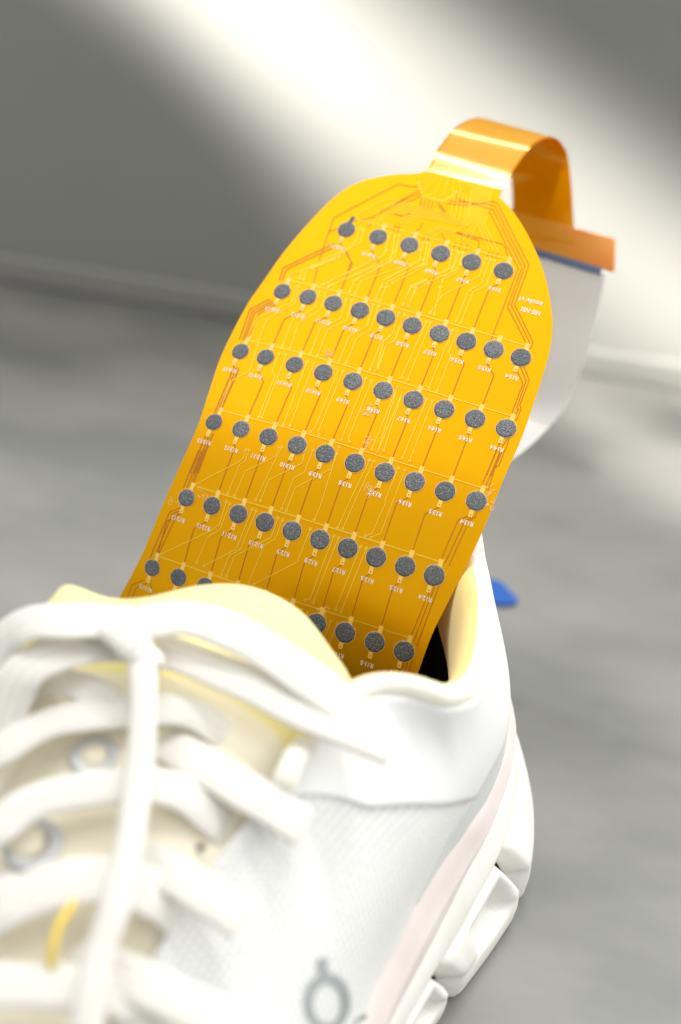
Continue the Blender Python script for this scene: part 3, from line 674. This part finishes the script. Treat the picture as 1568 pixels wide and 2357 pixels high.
def dome(name, u, v, h, r, m):
    c = throat(u, v, h); V = []; F = []; n, k = 20, 7; e2 = np.cross(NT, A)
    for j in range(k):
        e = j / (k - 1) * math.pi / 2
        for i in range(n):
            a = i / n * 2 * math.pi; V.append(c + (A * math.cos(a) + e2 * math.sin(a)) * r * math.cos(e) + NT * r * .6 * math.sin(e))
    for j in range(k - 1):
        for i in range(n): F.append((j * n + i, j * n + (i + 1) % n, (j + 1) * n + (i + 1) % n, (j + 1) * n + i))
    return obj(name, V, F, m, shoe)
dome('eyelet_core', 216, 1742, 3.6, 3.4, M['throat']); dome('eyelet_core', 60, 1940, 3.6, 4.2, M['throat'])

# ---- logo on the side, laid on the knit
bv_ = BVHTree.FromPolygons([tuple(v) for v in UW.reshape(-1, 3)], grid_faces(NU, NS))
def drop(u, v, off):
    h = bv_.ray_cast(Vector(CPOS), Vector(ray(u, v)).normalized())
    if h[0] is None: return at_d(u, v, 330)
    n = np.array(h[1]); n = n if n @ (CPOS - np.array(h[0])) > 0 else -n
    return np.array(h[0]) + n * off
def decal(name, loops, m):      # loops: outer path and inner path of equal count (closed or open)
    a, b = loops; n = len(a); V = [drop(*p, .3) for p in a] + [drop(*p, .3) for p in b]
    return obj(name, V, [(i, n + i, n + i + 1, i + 1) for i in range(n - 1)], m, shoe, True)
def ell(cx, cy, rx, ry, n=41, a0=0, a1=360, rot=0):
    out = []
    for i in range(n):
        t = math.radians(a0 + (a1 - a0) * i / (n - 1)); x, y = rx * math.cos(t), ry * math.sin(t); c, s_ = math.cos(rot), math.sin(rot)
        out.append((cx + x * c - y * s_, cy + x * s_ + y * c))
    return out
decal('logo_print', (ell(752, 2306, 54, 66), ell(752, 2310, 33, 46)), M['logo'])
decal('logo_print', ([(733, 2252), (731, 2232), (728, 2214), (734, 2204)], [(764, 2248), (752, 2232), (752, 2216), (754, 2207)]), M['logo'])
decal('logo_print', ([(812, 2365), (818, 2348), (832, 2336), (848, 2334)], [(836, 2372), (836, 2362), (842, 2354), (850, 2350)]), M['logo'])
V, F = [], []
for i in range(16):
    V.append(drop(462 + 7 * math.cos(i * math.pi / 8), 1951 + 7 * math.sin(i * math.pi / 8), .4))
h_ = throat(462, 1951, 2.2)
V = [h_ + (A * math.cos(i * math.pi / 8) + np.cross(NT, A) * math.sin(i * math.pi / 8)) * .9 for i in range(16)]
obj('lace_hole', V, [tuple(range(16))], M['dark'], shoe, False)

# ---- midsole stripe and outsole
pinktop = [(8, 46, 54), (26, 40, 53), (42, 24, 52), (53, 10, 51), (60, -1, 50), (66, -20, 48), (68, -49, 47), (65, -64, 45), (62, -83, 43), (61, -105, 40), (62, -120, 38), (62, -150, 36), (60, -190, 34), (52, -230, 33), (35, -262, 33), (8, -275, 34)]
pinkbot = [(8, 50, 42), (27, 40, 42), (43, 26, 41), (54, 13, 40), (62, 3, 38), (67.5, -12, 35), (69, -38, 32), (68, -58, 30), (67, -79, 28), (65, -102, 25), (64, -120, 24), (64, -150, 22), (62, -192, 20), (54, -232, 20), (36, -266, 21), (8, -280, 22)]
wide = [(8, 56, 26), (30, 46, 26), (49, 30, 26), (60, 16, 26), (68, 5, 24), (78, -10, 16), (83, -28, 11), (81, -48, 9), (77, -68, 9), (73, -90, 9), (72, -112, 9), (71, -150, 9), (70, -192, 9), (60, -238, 10), (40, -274, 12), (8, -288, 14)]
foot = [(8, 46, 8), (30, 38, 6), (49, 24, 4), (60, 11, 3), (70, 0, 2), (77, -14, 1), (81, -30, 0), (79, -48, 0), (75, -68, 0), (70, -90, 0), (68, -112, 0), (66, -150, 0), (66, -192, 0), (56, -235, 0), (38, -268, 4), (8, -280, 6)]
def both(c): return [mir(p) for p in c[:0:-1]] + c
NP = 31; NV = (NP - 1) * 12 + 1
def loft(curves, n, prof_fn=None):
    Lv = np.stack([cr(both(c), NV) for c in curves], 1)
    return np.stack([cr(l, n) for l in Lv])
def lerpc(c1, c2, f, out=0, dz=0): return [tuple(np.array(p) * (1 - f) + np.array(q) * f + np.array([out if p[0] > XC + 1 else 0, 0, dz])) for p, q in zip(c1, c2)]
PG = loft([lerpc(pinktop, pinkbot, -.08, -2.5), lerpc(pinktop, pinkbot, .04, .6), lerpc(pinktop, pinkbot, .42, 2.4), lerpc(pinktop, pinkbot, .56, 2.6), lerpc(pinktop, pinkbot, 1.0, .6), lerpc(pinktop, pinkbot, 1.1, -3)], 26)
grid('midsole_stripe', world(PG), M['pink'], shoe)
# white sole carrier with a ledge, recessed low down between the pods
SG = loft([lerpc(pinkbot, wide, -.15, -3), lerpc(pinkbot, wide, .03, .9), lerpc(pinkbot, wide, .30, 1.0), lerpc(pinkbot, wide, .42, -1.2), lerpc(pinkbot, wide, .8, -7), lerpc(wide, foot, .6, -10), lerpc(wide, foot, .85, -16)], 30)
grid('sole_carrier', world(SG), M['sole'], shoe)
# pods: rubber lugs along the rim, one mesh each
def pod(i0, i1, hollow):
    c = [lerpc(pinkbot, wide, .40, -2), lerpc(pinkbot, wide, .46, 1.4), lerpc(pinkbot, wide, .8, 1.8), wide, lerpc(wide, foot, .5, 1.2), foot, lerpc(foot, foot, 0, -14)]
    G = loft(c, 30)[i0:i1 + 1].copy(); n, k = G.shape[:2]
    u = np.linspace(0, 1, n)[:, None]; v = np.linspace(0, 1, k)[None, :]
    cen = np.array([XC, 0, 14.0]); inw = (cen - G); inw[..., 1] = 0; inw /= np.linalg.norm(inw, axis=2)[..., None] + 1e-6
    e = np.clip(np.minimum(u, 1 - u) * n / 2.4, 0, 1)          # rounded ends
    G += inw * ((1 - np.sqrt(1 - (1 - e) ** 2)) * 3.0)[..., None]
    if hollow:
        hu, hv, ru, rv = hollow
        d = np.maximum(np.abs(u - hu - (v - hv) * .35) / ru, np.abs(v - hv) / rv)
        G += inw * (np.clip((1 - d) / .28, 0, 1) * 6.5)[..., None]
    W_ = world(G)
    a = np.repeat(W_[:1].mean(1, keepdims=True), k, 1); b = np.repeat(W_[-1:].mean(1, keepdims=True), k, 1)
    return grid('outsole_pod', np.concatenate([a, W_, b], 0), M['sole'], shoe)
mid = (NV - 1) // 2
def si(k): return mid + int(k * 12)
for a, b, hl in [(-2.6, 2.2, None), (2.35, 6.15, (.25, .33, .10, .13)), (6.4, 8.25, (.42, .34, .30, .15)), (8.42, 9.9, (.42, .34, .30, .15)), (10.1, 11.3, None), (11.5, 12.6, None), (12.8, 14.9, None),
                 (-6, -2.8, None), (-8.2, -6.2, None), (-10, -8.4, None), (-12.4, -10.2, None), (-14.9, -12.6, None)]:
    pod(si(a), si(b), hl)
adopt(shoe)

# ------------------------------------------------------------------ small blue strip on the table behind the heel
bp = [at_z(1010, 1296, 1), at_z(1154, 1342, 1), at_z(1192, 1380, 1), at_z(1188, 1390, 1), at_z(1160, 1394, 1), at_z(1010, 1362, 1)]
bs_ = slab('plastic_strip', bp, 1.4, M['blue_strip'], None, .4)
bs_['label'] = 'small blue plastic strip lying on the grey table behind the shoe heel'; bs_['category'] = 'plastic strip'
